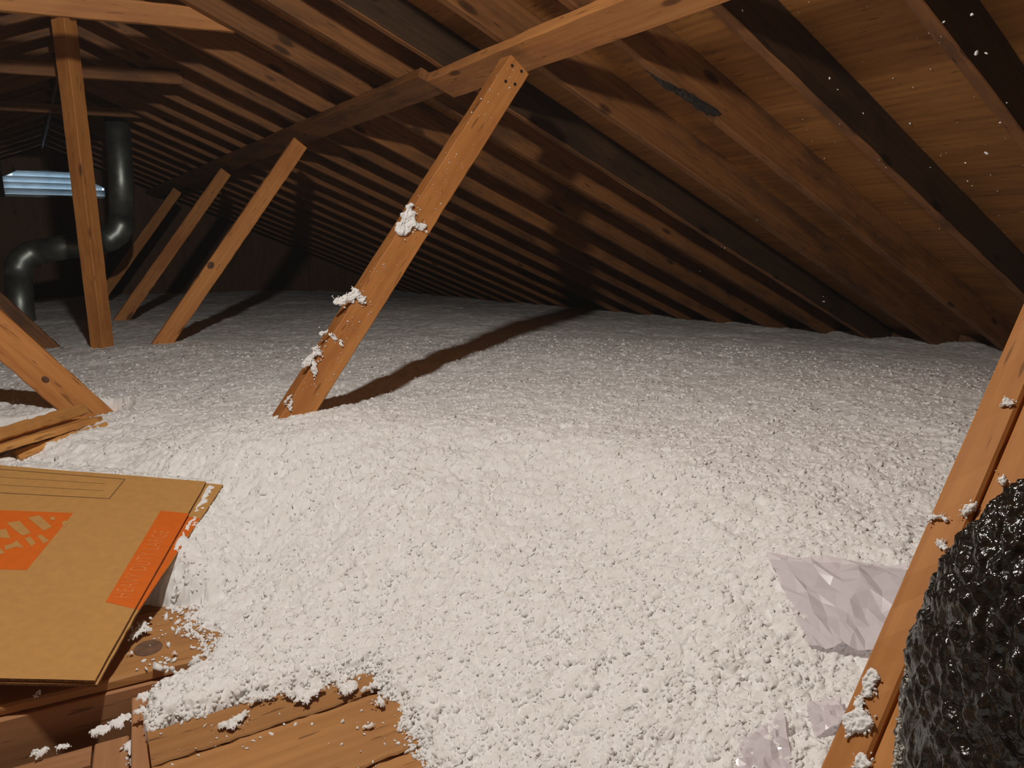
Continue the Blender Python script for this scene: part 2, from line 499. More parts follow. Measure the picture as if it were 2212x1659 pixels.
l2 = strut(4.70, 0.632, -0.505, 'dim brown strut leaning left behind the bright orange one', mat='rafter', seed=8, side=-1, group=G_L)

# nails on the strut head
fz = -1 if (s1.matrix_world.inverted() @ Vector((0.6, 0, -0.5))).z < 0 else 1
for (px, py) in ((1106, 142), (1126, 154), (1092, 176), (1112, 182)):
    q = s1.matrix_world.inverted() @ Vector(atY(px, py, 2.09))
    bm = bmesh.new(); bmesh.ops.create_cone(bm, cap_ends=True, segments=8, radius1=0.0055, radius2=0.0055, depth=0.003)
    me = bpy.data.meshes.new('nail'); bm.to_mesh(me); bm.free()
    n = link('nail', me, M['nail'], s1); n.location = (q.x, q.y, fz * 0.0345)

def knot(o, px, y, rad):
    q = o.matrix_world.inverted() @ Vector(atY(px[0], px[1], y))
    bm = bmesh.new(); bmesh.ops.create_cone(bm, cap_ends=True, segments=22, radius1=rad, radius2=rad * 0.9, depth=0.002)
    for v_ in bm.verts: v_.co.x *= 1.25
    me = bpy.data.meshes.new('knot'); bm.to_mesh(me); bm.free()
    n = link('knot', me, M['knot'], o); n.location = (q.x, q.y, math.copysign(max(abs(v_.co.z) for v_ in o.data.vertices) + 0.0003, q.z)); n['label'] = 'dark knot'
M['knot'] = plain('wood_knot', (0.11, 0.05, 0.024), 0.7, nscale=40, namt=0.4)
knot(s2, (455, 573), 4.28, 0.017)
knot(l1, (98, 820), 2.80, 0.010)
# post under the ridge, set with a corner to the camera
pst = board('ridge_post', (0.318, 4.44, FLOOR + 0.002), (0.318, 4.44, zr(RIDGE_X) - 0.005), 0.083, 0.078, (0.72, 0.69, 0), M['strut'], seed=20, seg=40, jit=0.002)
tag(pst, 'upright square post standing under the ridge, corner towards the viewer', 'post')

# collar ties
def tie(y, z, x0, label, seed, h=0.076, rise=0.05):
    x1 = 0.35 + (0.84 - 0.35) * 1.0
    p0 = (x0, y, z + h / 2 - rise * (0.84 - x0) / 0.8); p1 = (0.885, y, z + h / 2)
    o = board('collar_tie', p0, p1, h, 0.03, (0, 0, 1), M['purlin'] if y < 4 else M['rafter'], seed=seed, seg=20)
    return tag(o, label, 'beam', 'collar ties across the ridge')
tie(3.462, 0.927, -0.35, 'nearest collar tie, pale and bright, at the top left edge', 51, h=0.085, rise=0.045)
tie(4.675, 0.930, -0.35, 'second collar tie, brown, crossing behind the top of the post', 52, h=0.07, rise=0.035)
tie(6.07, 0.947, -0.35, 'farthest collar tie, very dim, above the louvered vent', 53, h=0.06, rise=0.02)

# ------------------------------------------------------------------ walls, floor, gable vent
def struct(name, me, mat, label):
    o = link(name, me, mat); o['kind'] = 'structure'; o['label'] = label; return o
struct('floor', box_mesh('floor', (-4.4, YF - .1, FLOOR - 0.03), (5.1, YG + .1, FLOOR)), M['plaster'], 'ceiling board under the loose fill')
def eave(name, side):
    x = roof_pt(4.9, 0, 0)[0]; lo = (x, YF - .1, FLOOR - .03); hi = (x + 0.05, YG + .1, zr(x) + RDEP / CT + 0.03)
    if side < 0: lo, hi = (2 * RIDGE_X - x - .05, lo[1], lo[2]), (2 * RIDGE_X - x, hi[1], hi[2])
    struct(name, box_mesh(name, lo, hi), M['gable'], 'low wall plate at the eave')
eave('wall_right', 1); eave('wall_left', -1)
VX0, VX1, VZ0, VZ1 = -0.25, 0.953, 0.605, 0.915
def gable(name, y0, y1, hole):
    bm = bmesh.new()
    xe = roof_pt(4.95, 0, 0)[0]; xl = 2 * RIDGE_X - xe
    def zt(x): return zr(abs(x - RIDGE_X) + RIDGE_X) + RDEP / CT + 0.005
    quads = []
    if hole:
        quads = [[(xl, FLOOR), (xe, FLOOR), (xe, zt(xe)), (xe, zt(xe))]]
        polys = [[(xl, FLOOR - .03), (xe, FLOOR - .03), (xe, zt(xe)), (VX1, VZ0), (VX0, VZ0), (xl, zt(xl))],
                 [(VX1, VZ0), (xe, zt(xe)), (RIDGE_X, zt(RIDGE_X)), (RIDGE_X, VZ1), (0.62, VZ1 - .01), (VX1, VZ0 + 0.13)],
                 [(VX0, VZ0), (VX0, VZ0 + 0.13), (0.08, VZ1 - .01), (RIDGE_X, VZ1), (RIDGE_X, zt(RIDGE_X)), (xl, zt(xl))]]
    else:
        polys = [[(xl, FLOOR - .03), (xe, FLOOR - .03), (xe, zt(xe)), (RIDGE_X, zt(RIDGE_X)), (xl, zt(xl))]]
    v, f = [], []
    for p in polys:
        n = len(p); b = len(v)
        v += [(x, y0, z) for x, z in p] + [(x, y1, z) for x, z in p]
        f += [tuple(range(b, b + n)), tuple(range(b + 2 * n - 1, b + n - 1, -1))]
        for i in range(n):
            j = (i + 1) % n; f.append((b + i, b + n + i, b + n + j, b + j))
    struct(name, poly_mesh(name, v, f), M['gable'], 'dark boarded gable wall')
    me = bpy.data.objects[name].data
    bm.from_mesh(me); bmesh.ops.recalc_face_normals(bm, faces=bm.faces); bm.to_mesh(me); bm.free()
gable('wall_back', YG, YG + 0.1, True)
gable('wall_front', YF - 0.1, YF, False)

vent = thing('gable_vent', 'louvered gable vent letting blue daylight in, far left', 'vent', (RIDGE_X, YG, VZ0))
def vfn(name, me, mat):
    o = link(name, me, mat, vent); o.matrix_parent_inverse = Matrix.Translation(-Vector(vent.location)); return o
outl = [(VX0, VZ0), (VX1, VZ0), (VX1, VZ0 + 0.13), (0.62, VZ1 - .01), (0.08, VZ1 - .01), (VX0, VZ0 + 0.13)]
def ringmesh(pts, off, y0, y1):
    c = np.mean(pts, axis=0); v, f = [], []
    ins = [tuple(np.array(p) + (c - np.array(p)) * off) for p in pts]; n = len(pts)
    for y in (y0, y1):
        v += [(x, y, z) for x, z in pts] + [(x, y, z) for x, z in ins]
    for i in range(n):
        j = (i + 1) % n
        f += [(i, j, n + j, n + i), (2 * n + i, 3 * n + i, 3 * n + j, 2 * n + j), (n + i, n + j, 3 * n + j, 3 * n + i), (i, 2 * n + i, 2 * n + j, j)]
    return poly_mesh('vent_frame', v, f)
vfn('vent_frame', ringmesh(outl, 0.035, YG - 0.012, YG + 0.11), M['frame'])
def blades():
    v, f = [], []
    zs = np.arange(VZ0 - 0.02, VZ1 + 0.05, 0.066)
    for z in zs:
        zc = z + 0.035
        if zc < VZ0 + 0.13: a, b = VX0, VX1
        else:
            k = (zc - VZ0 - 0.13) / 0.175; a, b = VX0 + 0.33 * k, VX1 - 0.333 * k
        if b - a < 0.1 or zc > VZ1 - 0.01: continue
        i = len(v)
        pr = [(YG + 0.095, z), (YG + 0.03, z + 0.058), (YG + 0.026, z + 0.055), (YG + 0.091, z - 0.003)]
        v += [(a + 0.01, y, zz) for y, zz in pr] + [(b - 0.01, y, zz) for y, zz in pr]
        f += [(i, i + 1, i + 5, i + 4), (i + 1, i + 2, i + 6, i + 5), (i + 2, i + 3, i + 7, i + 6), (i + 3, i, i + 4, i + 7), (i + 3, i + 2, i + 1, i), (i + 4, i + 5, i + 6, i + 7)]
    return poly_mesh('louver_blades', v, f)
vfn('louver_blades', blades(), M['louver'])
for mx in (-0.075, 0.36 + 2):
    if mx < 1: vfn('mullion', box_mesh('mullion', (mx - 0.022, YG - 0.02, VZ0), (mx + 0.022, YG + 0.09, VZ1 - 0.03)), M['frame'])

# ------------------------------------------------------------------ flue pipe
def tube(path, rad, seg=28, rings=None):
    v, f = [], []
    path = [Vector(p) for p in path]
    up0 = Vector((0, 1, 0.02)).normalized()
    for i, p in enumerate(path):
        d = (path[min(i + 1, len(path) - 1)] - path[max(i - 1, 0)]).normalized()
        a = (up0 - d * up0.dot(d)).normalized(); b = d.cross(a)
        rr = rad * (rings[i] if rings else 1)
        for k in range(seg):
            t = 2 * math.pi * k / seg
            v.append(p + a * rr * math.cos(t) + b * rr * math.sin(t))
    for i in range(len(path) - 1):
        for k in range(seg):
            q = i * seg + k; w = i * seg + (k + 1) % seg
            f.append((q, w, w + seg, q + seg))
    f.append(tuple(range(seg - 1, -1, -1))); f.append(tuple(range((len(path) - 1) * seg, len(path) * seg)))
    return poly_mesh('tube', v, f, smooth=False)
PY = 6.4
flue = thing('flue_pipe', 'galvanised metal flue pipe with two elbows behind the square post', 'pipe', (-0.035, PY, FLOOR))
def fpart(name, me):
    o = link(name, me, M['metal'], flue); o.matrix_parent_inverse = Matrix.Translation(-Vector(flue.location))
    for p in me.polygons: p.use_smooth = len(p.vertices) == 4
    return o
RP = 0.088
A = Vector((-0.02, PY, -0.02)); B = Vector((0.685, PY, 0.10))
def arc(p, a, b, n=5):
    """polyline elbow from p+a to p+b"""
    out = []
    for i in range(n):
        t = i / (n - 1); out.append(p + a * (1 - t) ** 2 + b * t ** 2)
    return out
hd = (B - A).normalized()
fpart('lower_pipe', tube([(-0.035, PY, FLOOR), (-0.035, PY, -0.4), A + Vector((0, 0, -0.15))], RP))
fpart('lower_elbow', tube(arc(A, Vector((0, 0, -0.155)), hd * 0.155), RP * 1.04))
fpart('cross_pipe', tube([A + hd * 0.15, B - hd * 0.15], RP))
fpart('upper_elbow', tube(arc(B, -hd * 0.155, Vector((0.005, 0, 0.155))), RP * 1.04))
fpart('upper_pipe', tube([B + Vector((0.005, 0, 0.15)), (0.715, PY, 0.55), (0.735, PY, zr(0.735) + 0.118)], RP))

# ------------------------------------------------------------------ cardboard plane, floor boards, hatch
CN = np.array([0.02492127, -0.22869041, 0.97318016])
CP = atZ(205, 1470, -0.70)
def onc(x, y, off=0.0): return on_plane(x, y, CP + CN * off, CN)
def card_z(x, y): return CP[2] - (CN[0] * (x - CP[0]) + CN[1] * (y - CP[1])) / CN[2]

BT = -0.75                                   # top of the floor boards
def zpt(x, y, z=BT): return atZ(x, y, z)
def slab(name, pts, top, thick, mat, parent=None):
    return link(name, prism(name, [(p[0], p[1], top) for p in pts], (0, 0, 1), thick), mat, parent)

def edge_board(name, a, b, away, width, top, thick, mat, seed):
    """board with its near edge on a->b at height top, reaching 'width' along away"""
    a = Vector((a[0], a[1], top - thick / 2)); b = Vector((b[0], b[1], top - thick / 2)); aw = Vector((away[0], away[1], 0)).normalized()
    o = board(name, a + aw * width / 2, b + aw * width / 2, width, thick, aw, mat, seed=seed, bev=0.003, jit=0.0015, seg=30)
    return o
# right-hand planks past the hatch, running across the attic
A1 = zpt(334, 1653); B1 = zpt(825, 1491)     # seam between the first two
A0 = zpt(310, 1583); B0 = zpt(800, 1445)     # far edge
ux = Vector((B1[0] - A1[0], B1[1] - A1[1], 0)).normalized(); uy = Vector((-ux.y, ux.x, 0))
e0 = Vector((A1[0], A1[1], 0)); Lp = (Vector((B1[0], B1[1], 0)) - e0).length + 0.012
w0 = (Vector((A0[0], A0[1], 0)) - e0).dot(uy)
w1 = (Vector(zpt(800, 1652)[:2]).to_3d() - e0).dot(uy)
def plank(u0, u1, v0, v1, label, seed, top=BT, th=0.024, grp='floor planks beside the hatch', parent=None, name='floor_plank', mat='plank'):
    p0 = e0 + ux * u0 + uy * (v0 + v1) / 2; p1 = e0 + ux * u1 + uy * (v0 + v1) / 2
    p0.z = p1.z = top - th / 2
    o = board(name, p0, p1, abs(v1 - v0), th, uy, M[mat], seed=seed, bev=0.0025, jit=0.0015, seg=30)
    if label: tag(o, label, 'plank', grp)
    return o
plank(-0.004, Lp - 0.01, 0.003, w0, 'short floor plank strewn with white fluff, far side of the dark seam', 61)
plank(-0.004, Lp + 0.002, w1 + 0.003, -0.003, 'wide short floor plank, near side of the dark seam, at the bottom edge', 62)
plank(-0.004, Lp + 0.01, w1 - 0.16, w1 - 0.003, 'floor plank whose end just shows at the bottom edge', 63)
# planks beyond the hatch
C1 = zpt(0, 1525, BT + 0.014); C2 = zpt(420, 1425, BT + 0.014)
vx = (Vector((C2[0], C2[1], 0)) - Vector((C1[0], C1[1], 0))).normalized(); vy = Vector((-vx.y, vx.x, 0))
c0 = Vector((C1[0], C1[1], 0))
def plank2(u0, u1, v0, v1, label, seed, top, th):
    p0 = c0 + vx * u0 + vy * (v0 + v1) / 2; p1 = c0 + vx * u1 + vy * (v0 + v1) / 2
    p0.z = p1.z = top - th / 2
    o = board('floor_plank', p0, p1, abs(v1 - v0), th, vy, M['plank'], seed=seed, bev=0.004, jit=0.0015, seg=30)
    return tag(o, label, 'plank', 'floor planks beyond the hatch')
kn = plank2(-0.8, 1.0, 0.0, 0.235, 'floor plank with a big round knot, under the flattened box corner', 64, BT + 0.014, 0.0205)
plank2(-0.8, 0.62, 0.238, 0.46, 'floor plank mostly buried under the box and white fill', 65, BT + 0.014, 0.0205)
# big knot
kc = zpt(320, 1400, BT + 0.0145)
bm = bmesh.new(); bmesh.ops.create_cone(bm, cap_ends=True, segments=26, radius1=0.024, radius2=0.023, depth=0.002)
for v_ in bm.verts: v_.co.x *= 1.05; v_.co.y *= 1.25
me = bpy.data.meshes.new('plank_knot'); bm.to_mesh(me); bm.free()
M['plank_knot'] = plain('plank_knot', (0.15, 0.082, 0.05), 0.7, nscale=40, namt=0.3)
ko = link('plank_knot', me, M['plank_knot']); ko.location = kc; ko.parent = kn; ko.matrix_parent_inverse = kn.matrix_world.inverted(); ko['label'] = 'round grey-brown knot'

# hatch: joist beyond, joist at the right, trim frame and cover
HZ = BT - 0.007
H1 = zpt(0, 1558, HZ); H2 = zpt(420, 1452, HZ)
hx = (Vector((H2[0], H2[1], 0)) - Vector((H1[0], H1[1], 0))).normalized(); hy = Vector((-hx.y, hx.x, 0))
h0 = Vector((H1[0], H1[1], 0))
def hboard(name, a, b, w, t, top, wd, mat, label, cat, seed, grp=None):
    a = a.copy(); b = b.copy(); a.z = b.z = top
    o = board(name, a, b, w, t, wd, M[mat], seed=seed, bev=0.002, jit=0.001, seg=16)
    return tag(o, label, cat, grp)
hc = zpt(280, 1500, HZ)                         # inner far right corner of the opening
ucorn = (Vector((hc[0], hc[1], 0)) - h0).dot(hx)
hboard('floor_joist', h0 + hx * -0.9 + hy * 0.026, h0 + hx * 1.1 + hy * 0.026, 0.17, 0.05, HZ - 0.0855, (0, 0, 1), 'trim', 'joist along the far side of the hatch opening', 'joist', 66, 'joists around the hatch')
rj0 = h0 + hx * (ucorn + 0.020); 
hboard('floor_joist', rj0 - hy * 0.9, rj0 - hy * 0.003, 0.17, 0.038, BT - 0.024 - 0.0855, (0, 0, 1), 'trim', 'joist along the right side of the hatch opening, under the short planks', 'joist', 67, 'joists around the hatch')
TZ = -0.806
t1 = zpt(240, 1597, TZ); tu = (Vector((t1[0], t1[1], 0)) - h0).dot(hx); tv = (Vector((t1[0], t1[1], 0)) - h0).dot(hy)
hatch = thing('attic_hatch', 'attic hatch cover with a wooden trim frame, bottom left corner', 'hatch', (t1[0] - 0.2, t1[1] - 0.2, FLOOR))
inv = Matrix.Translation(-Vector(hatch.location))
def hp(name, a, b, w, t, top, wd, mat, seed):
    a = a.copy(); b = b.copy(); a.z = b.z = top - t / 2
    m, L = frame_matrix(a, b, wd)
    o = link(name, board_mesh(name, L, w, t, seed=seed, bev=0.002, jit=0.0006, seg=12), M[mat], hatch)
    o.matrix_local = inv @ m
    return o
base = h0 + hy * (tv - 0.027)
hp('trim_board', base + hx * (tu - 0.7) - hy * 0.0, base + hx * (tu - 0.028) - hy * 0.0, 0.05, 0.02, TZ, hy, 'trim', 70)
hp('trim_board', base + hx * (tu + 0.001) + hy * 0.025, base + hx * (tu + 0.001) - hy * 0.6, 0.052, 0.02, TZ, hx, 'trim', 71)
hp('trim_board', base + hx * (tu - 0.7) - hy * 0.6, base + hx * (tu - 0.028) - hy * 0.6, 0.05, 0.02, TZ, hy, 'trim', 72)
hp('cover_panel', base + hx * (tu - 0.72) - hy * 0.3, base + hx * (tu + 0.02) - hy * 0.3, 0.66, 0.012, TZ - 0.020, hy, 'plank', 73)
o = hp('cover_batten', base + hx * (tu - 0.075) - hy * 0.03, base + hx * (tu - 0.075) - hy * 0.57, 0.05, 0.012, TZ - 0.008, hx, 'trim', 74)

# ------------------------------------------------------------------ flattened carton
def flatbox():
    root = thing('flattened_box', 'flattened brown cardboard box with orange print, lower left', 'box', tuple(CP))
    def part(name, me, mat, parent=root):
        o = link(name, me, mat, parent)
        if parent is root: o.matrix_parent_inverse = Matrix.Translation(-Vector(root.location))
        return o
    TR, BR = onc(445, 1040), onc(205, 1470); TL, BL = onc(0, 1005), onc(0, 1464.5)
    TL2 = TR + (TL - TR) * 2.1; BL2 = BR + (BL - BR) * 5.2
    def sheet(name, corners, thick, seed):
        r = random.Random(seed); pts = []
        for i in range(len(corners)):
            a, b = corners[i], corners[(i + 1) % len(corners)]
            for k in range(12):
                p = a + (b - a) * k / 12
                pts.append(p + CN * 0 + np.array([r.uniform(-.0012, .0012), r.uniform(-.0012, .0012), 0]) * (1 if k else 0))
        o = part(name, prism(name, pts, CN, thick), M['card'])
        o.data.materials.append(M['card_edge'])
        for p in o.data.polygons:
            if len(p.vertices) == 4: p.material_index = 1
        return o
    sheet('upper_panel', [BL2, BR, TR, TL2], 0.005, 1)
    off = -0.0085
    TRb, BRb = onc(482, 1047, off), onc(210, 1479, off)
    TLb, BLb = TL2 + CN * off + (0.05, 0, 0), BL2 + CN * off
    lo = sheet('lower_panel', [BLb, BRb, onc(291, 1332, off), TRb, TLb], 0.005, 2)
    def print_on(name, px, off, mat, parent=root, th=0.0003):
        me = prism(name, [onc(x, y, off) for x, y in px], CN, th)
        o = link(name, me, mat, parent)
        o.matrix_parent_inverse = Matrix.Translation(-Vector(root.location))
        return o
    logo = print_on('printed_logo', [(-75, 1099), (158, 1108), (58, 1231), (-75, 1228)], 0.0004, M['orange'])
    logo['label'] = 'orange square logo print'
    shapes = [[(60, 1118), (85, 1113), (112, 1138), (94, 1146)], [(14, 1129), (42, 1125), (66, 1151), (48, 1157), (29, 1142)],
              [(-14, 1147), (13, 1142), (22, 1163), (-6, 1161)], [(80, 1157), (90, 1155), (106, 1168), (94, 1174)],
              [(53, 1163), (65, 1159), (77, 1173), (68, 1180)], [(26, 1174), (36, 1167), (51, 1183), (33, 1181), (12, 1188), (9, 1179)],
              [(-12, 1184), (0, 1184), (10, 1194), (-6, 1200)], [(133, 1129), (139, 1124), (149, 1128), (138, 1140)],
              [(108, 1117), (118, 1116), (119, 1123), (109, 1123)]]
    v, f = [], []
    for s in shapes:
        b = len(v); v += [onc(x, y, 0.0008) for x, y in s]; f.append(tuple(range(b, b + len(s))))
    me = poly_mesh('logo_lettering', v, f)
    lt = link('logo_lettering', me, M['card'], logo)
    stripe = print_on('printed_stripe', [(347, 1103), (408, 1109), (291, 1315), (228, 1300)], 0.0004, M['orange'])
    stripe['label'] = 'orange stripe with faint lettering'
    low = print_on('lower_stripe', [(405, 1116), (432, 1119), (300, 1318), (285, 1312)], off + 0.0004, M['orange'])
    # lettering along the stripe
    fc = bpy.data.curves.new('stripe_lettering', 'FONT'); fc.body = 'HEAVY DUTY LARGE'; fc.align_x = 'CENTER'; fc.align_y = 'CENTER'
    fc.extrude = 0.0001
    a, b = onc(262, 1292, 0.0008), onc(352, 1147, 0.0008)
    x = Vector(b - a); L = x.length; x.normalize(); z = Vector(CN); y = z.cross(x)
    fc.size = 0.046
    tmp = bpy.data.objects.new('lettering_curve', fc); COL.objects.link(tmp)
    bpy.context.view_layer.update()
    tme = bpy.data.meshes.new_from_object(tmp.evaluated_get(bpy.context.evaluated_depsgraph_get()))
    bpy.data.objects.remove(tmp)
    xs = [q.co.x for q in tme.vertices]; kx = L / (max(xs) - min(xs))
    m = Matrix((x * kx, y, z)).transposed().to_4x4(); m.translation = Vector((a + b) / 2)
    tme.transform(m); tme.name = 'stripe_lettering'; tme.materials.clear()
    link('stripe_lettering', tme, M['pale_orange'], stripe)
    # address box
    v, f = [], []
    def line(p, q, w):
        p, q = onc(*p, 0.0006), onc(*q, 0.0006); d = q - p; d /= np.linalg.norm(d); s = np.cross(CN, d) * w / 2
        b = len(v); v.extend([p - s, q - s, q + s, p + s]); f.append((b, b + 1, b + 2, b + 3))
    line((-80, 1007), (270, 1035), 0.0022); line((270, 1035), (236, 1077), 0.0022); line((236, 1077), (-80, 1060), 0.0022)
    line((-80, 1025), (228, 1045), 0.0010); line((-80, 1042), (224, 1060), 0.0010)
    ab = part('address_lines', poly_mesh('address_lines', v, f), M['grey_ink'])
    ab['label'] = 'grey printed address box'
    return [BL2, BR, TR, TL2]
CARD = flatbox()
CARDP = [(p[0], p[1]) for p in CARD]

# ------------------------------------------------------------------ loose-fill insulation
def z2(x, y, z=BT): p = atZ(x, y, z); return (p[0], p[1])
BARE = [(0.36, 0.3), (0.385, 0.70), z2(915, 1659), z2(880, 1550), z2(832, 1488), z2(800, 1446), z2(640, 1488), z2(330, 1574), z2(322, 1520), z2(345, 1478), z2(425, 1440),
        z2(445, 1400), z2(395, 1375), z2(405, 1335), z2(330, 1330), z2(300, 1310), (0.09, 1.52), (0.0, 1.52), (-0.9, 1.55), (-0.9, 0.3)]
STRIP_IN = None
def ins_height(x, y, cell):
    d = polydist(x, y, BARE)
    d = d + 0.024 * fbm(x * 24, y * 24, 5, 4) + 0.012 * vnoise(x * 8, y * 8, 3)
    base = -0.520 + 0.020 * fbm(x * 1.1, y * 1.1, 21, 3) + 0.016 * fbm(x * 4.2, y * 4.2, 31, 3)
    base = base - 0.10 * smooth((x - 2.2) / 2.3) - 0.02 * smooth((y - 5) / 3) * smooth(x / 2)
    base = base - 0.04 * smooth((-x - 0.2) / 1.5)
    base = base + 0.022 * np.exp(-((x - 0.6) ** 2 + (y - 2.05) ** 2) / 0.10)
    base = base + 0.02 * np.exp(-((x - 0.45) ** 2 + (y - 4.1) ** 2) / 0.15)
    # debris hollow behind the box
    ha, hb = atZ(-60, 990, -0.56)[:2] + (0.0, 0.11), atZ(222, 922, -0.56)[:2] + (0.0, 0.11)
    ex, ey = hb[0] - ha[0], hb[1] - ha[1]; ll = math.hypot(ex, ey)
    tt = np.clip(((x - ha[0]) * ex + (y - ha[1]) * ey) / ll ** 2, 0, 1)
    hd_ = np.hypot(x - ha[0] - tt * ex, y - ha[1] - tt * ey)
    base = base - 0.13 * (1 - smooth((hd_ - 0.085) / 0.035))
    # pit with the plastic
    bx, by = atZ(1800, 1310, -0.53)[:2]
    base = base - 0.035 * np.exp(-(((x - bx) / 0.12) ** 2 + ((y - by) / 0.09) ** 2))
    # rise away from the bare boards
    k = 0.95 + 0.15 * vnoise(x * 3, y * 3, 77) - 0.42 * np.exp(-((x - 0.42) ** 2 + (y - 1.95) ** 2) / 0.20)
    rise = np.where(d < 0, np.maximum(-0.2, d * 4.0 - 0.004), 0.016 * smooth(d / 0.03))
    full = base - BT
    h = BT + np.minimum(rise + (full - 0.016) * smooth(d / k) * (d > 0), full)
    # the narrow strip between the short planks and the hatch stays shallow
    # under the box
    cd = polydist(x, y, CARDP)
    cz = card_z(x, y) - 0.020
    lim = cz + 0.030 * smooth(cd / 0.016) + np.maximum(0, cd - 0.01) * 0.9
    te = ((x - CARD[2][0]) * (CARD[1][0] - CARD[2][0]) + (y - CARD[2][1]) * (CARD[1][1] - CARD[2][1])) / ((CARD[1][0] - CARD[2][0]) ** 2 + (CARD[1][1] - CARD[2][1]) ** 2)
    wt = (1 - smooth((te - 0.40 - 0.05 * vnoise(x * 20, y * 20, 8)) / 0.30)) * smooth((te + 0.5) / 0.3)
    mound = card_z(x, y) - 0.004 - 0.42 * np.maximum(cd, 0) - (1 - wt) * 0.11 - smooth((0.05 - d) / 0.08) * 0.14
    h = np.where(cd < 0.30, np.maximum(h, mound), h)
    h = np.where(h > lim, lim, h)
    h = np.minimum(h, zr(np.maximum(x, 2 * RIDGE_X - x)) + RDEP / CT - 0.045)
    env = np.clip((d + 0.01) / 0.03, 0, 1) * np.clip(cd / 0.02 + 0.4, 0.0, 1)
    # tufts
    wx = x + 0.010 * vnoise(x * 45, y * 45, 51); wy = y + 0.010 * vnoise(x * 45, y * 45, 52)
    t = np.zeros_like(x)
    for size, amp, cr, s in ((0.075, 0.010, 0.004, 1), (0.030, 0.0060, 0.0045, 2), (0.0145, 0.0040, 0.0048, 3), (0.0072, 0.0018, 0.0024, 4)):
        k2 = np.clip(1.6 - 1.1 * cell / size, 0, 1)
        sel = k2 > 0
        if not sel.any(): continue
        qx = wx[sel] + 0.35 * size * vnoise(x[sel] * 1.7 / size, y[sel] * 1.7 / size, s + 40); qy = wy[sel] + 0.35 * size * vnoise(x[sel] * 1.7 / size, y[sel] * 1.7 / size, s + 60)
        w, c = worley(qx / size, qy / size * 1.25, s * 13, True)
        gain = 0.6 + 0.4 * vnoise(x[sel] / size / 3, y[sel] / size / 3, s)
        t[sel] += k2[sel] * (amp * gain * (np.sqrt(np.maximum(0, 1 - (w / 0.95) ** 2)) - 0.6) + cr * (c - 0.5))
    return h + t * env, env

def insulation():
    fine = 0.0023
    angs = np.concatenate([np.radians(np.arange(-180, -22, 3.0)), np.arange(math.radians(-22), math.radians(88), fine), np.radians(np.arange(88, 180.1, 3.0))])
    us = np.arange(math.asinh(0.10 / 0.5), math.asinh(15.5 / 0.5), fine * 1.25)
    rr = 0.5 * np.sinh(us)
    Rg, Ag = np.meshgrid(rr, angs, indexing='ij')
    x = Rg * np.sin(Ag) + 0.02; y = Rg * np.cos(Ag) - 0.05
    cell = np.sqrt(Rg ** 2 + 0.25) * fine * 1.2
    x = np.clip(x, -4.1, 4.82); y = np.clip(y, YF + 0.01, YG - 0.003)
    sh = x.shape; X = x.ravel(); Y = y.ravel()
    h, env = ins_height(X, Y, cell.ravel())
    j = np.clip(cell.ravel() * 1.5, 0.0, 0.02)
    jx = env * (0.0045 * vnoise(X * 95, Y * 95, 61) + 0.002 * vnoise(X * 240, Y * 240, 63)); jy = env * (0.0045 * vnoise(X * 95, Y * 95, 62) + 0.002 * vnoise(X * 240, Y * 240, 64))
    V = np.stack([np.clip(X + jx, -4.1, 4.82), np.clip(Y + jy, YF + .01, YG - .003), h], 1)
    nr, na = sh
    i = np.arange(nr - 1)[:, None] * na + np.arange(na - 1)[None, :]
    i = i.ravel()
    Fq = np.stack([i, i + na, i + na + 1, i + 1], 1)
    # drop the part inside the bare boards and hatch
    d = polydist(X, Y, BARE)
    keep = d[Fq].max(1) > -0.022
    Fq = Fq[keep]
    used = np.zeros(len(V), bool); used[Fq.ravel()] = True
    remap = np.cumsum(used) - 1
    return V[used], remap[Fq]
iv, ifc = insulation()

# flakes: little crumpled shreds
def ico(sub):
    bm = bmesh.new(); bmesh.ops.create_icosphere(bm, subdivisions=sub, radius=1.0)
    v = np.array([q.co[:] for q in bm.verts]); f = np.array([[q.index for q in p.verts] for p in bm.faces]); bm.free()
    return v, f
ICO1 = ico(1); ICO2 = ico(2); ICO3 = ico(3)
def shred_base(base, seed):
    r = np.random.default_rng(seed); v, f = base
    v = v.copy()
    for k in range(5):
        d = r.normal(size=3); d /= np.linalg.norm(d)
        v *= (1 + 0.45 * np.maximum(0, v @ d)[:, None] * r.uniform(-0.8, 1.3))
    v *= (1 + 0.26 * r.normal(size=(len(v), 1)).clip(-1.4, 1.8))
    return v * np.array([1.0, r.uniform(0.45, 0.9), r.uniform(0.35, 0.7)]), f
SH = [shred_base(ICO1, i) for i in range(14)] 
def soft_base(seed):
    r = np.random.default_rng(seed); v, f = ICO3; v = v.copy(); k = np.ones(len(v))
    for a, m in ((2.2, 0.30), (5.0, 0.26), (11.0, 0.22)):
        for _ in range(4):
            d = r.normal(size=3) * a; k += m * 0.5 * np.sin(v @ d + r.uniform(0, 6.3))
    return v * k[:, None] * np.array([1.0, 0.8, 0.7]), f
SOFT = [soft_base(200 + i) for i in range(8)]
def rotm(r):
    q = r.normal(size=4); q /= np.linalg.norm(q); w, x, y, z = q
    return np.array([[1 - 2 * (y * y + z * z), 2 * (x * y - z * w), 2 * (x * z + y * w)], [2 * (x * y + z * w), 1 - 2 * (x * x + z * z), 2 * (y * z - x * w)], [2 * (x * z - y * w), 2 * (y * z + x * w), 1 - 2 * (x * x + y * y)]])
def shreds(pts, sizes, lib, seed=0):
    r = np.random.default_rng(seed); vs, fs, b = [], [], 0
    for p, s in zip(pts, sizes):
        v, f = lib[r.integers(len(lib))]
        vs.append(v @ rotm(r).T * s + p); fs.append(f + b); b += len(v)
    return np.concatenate(vs), np.concatenate(fs)

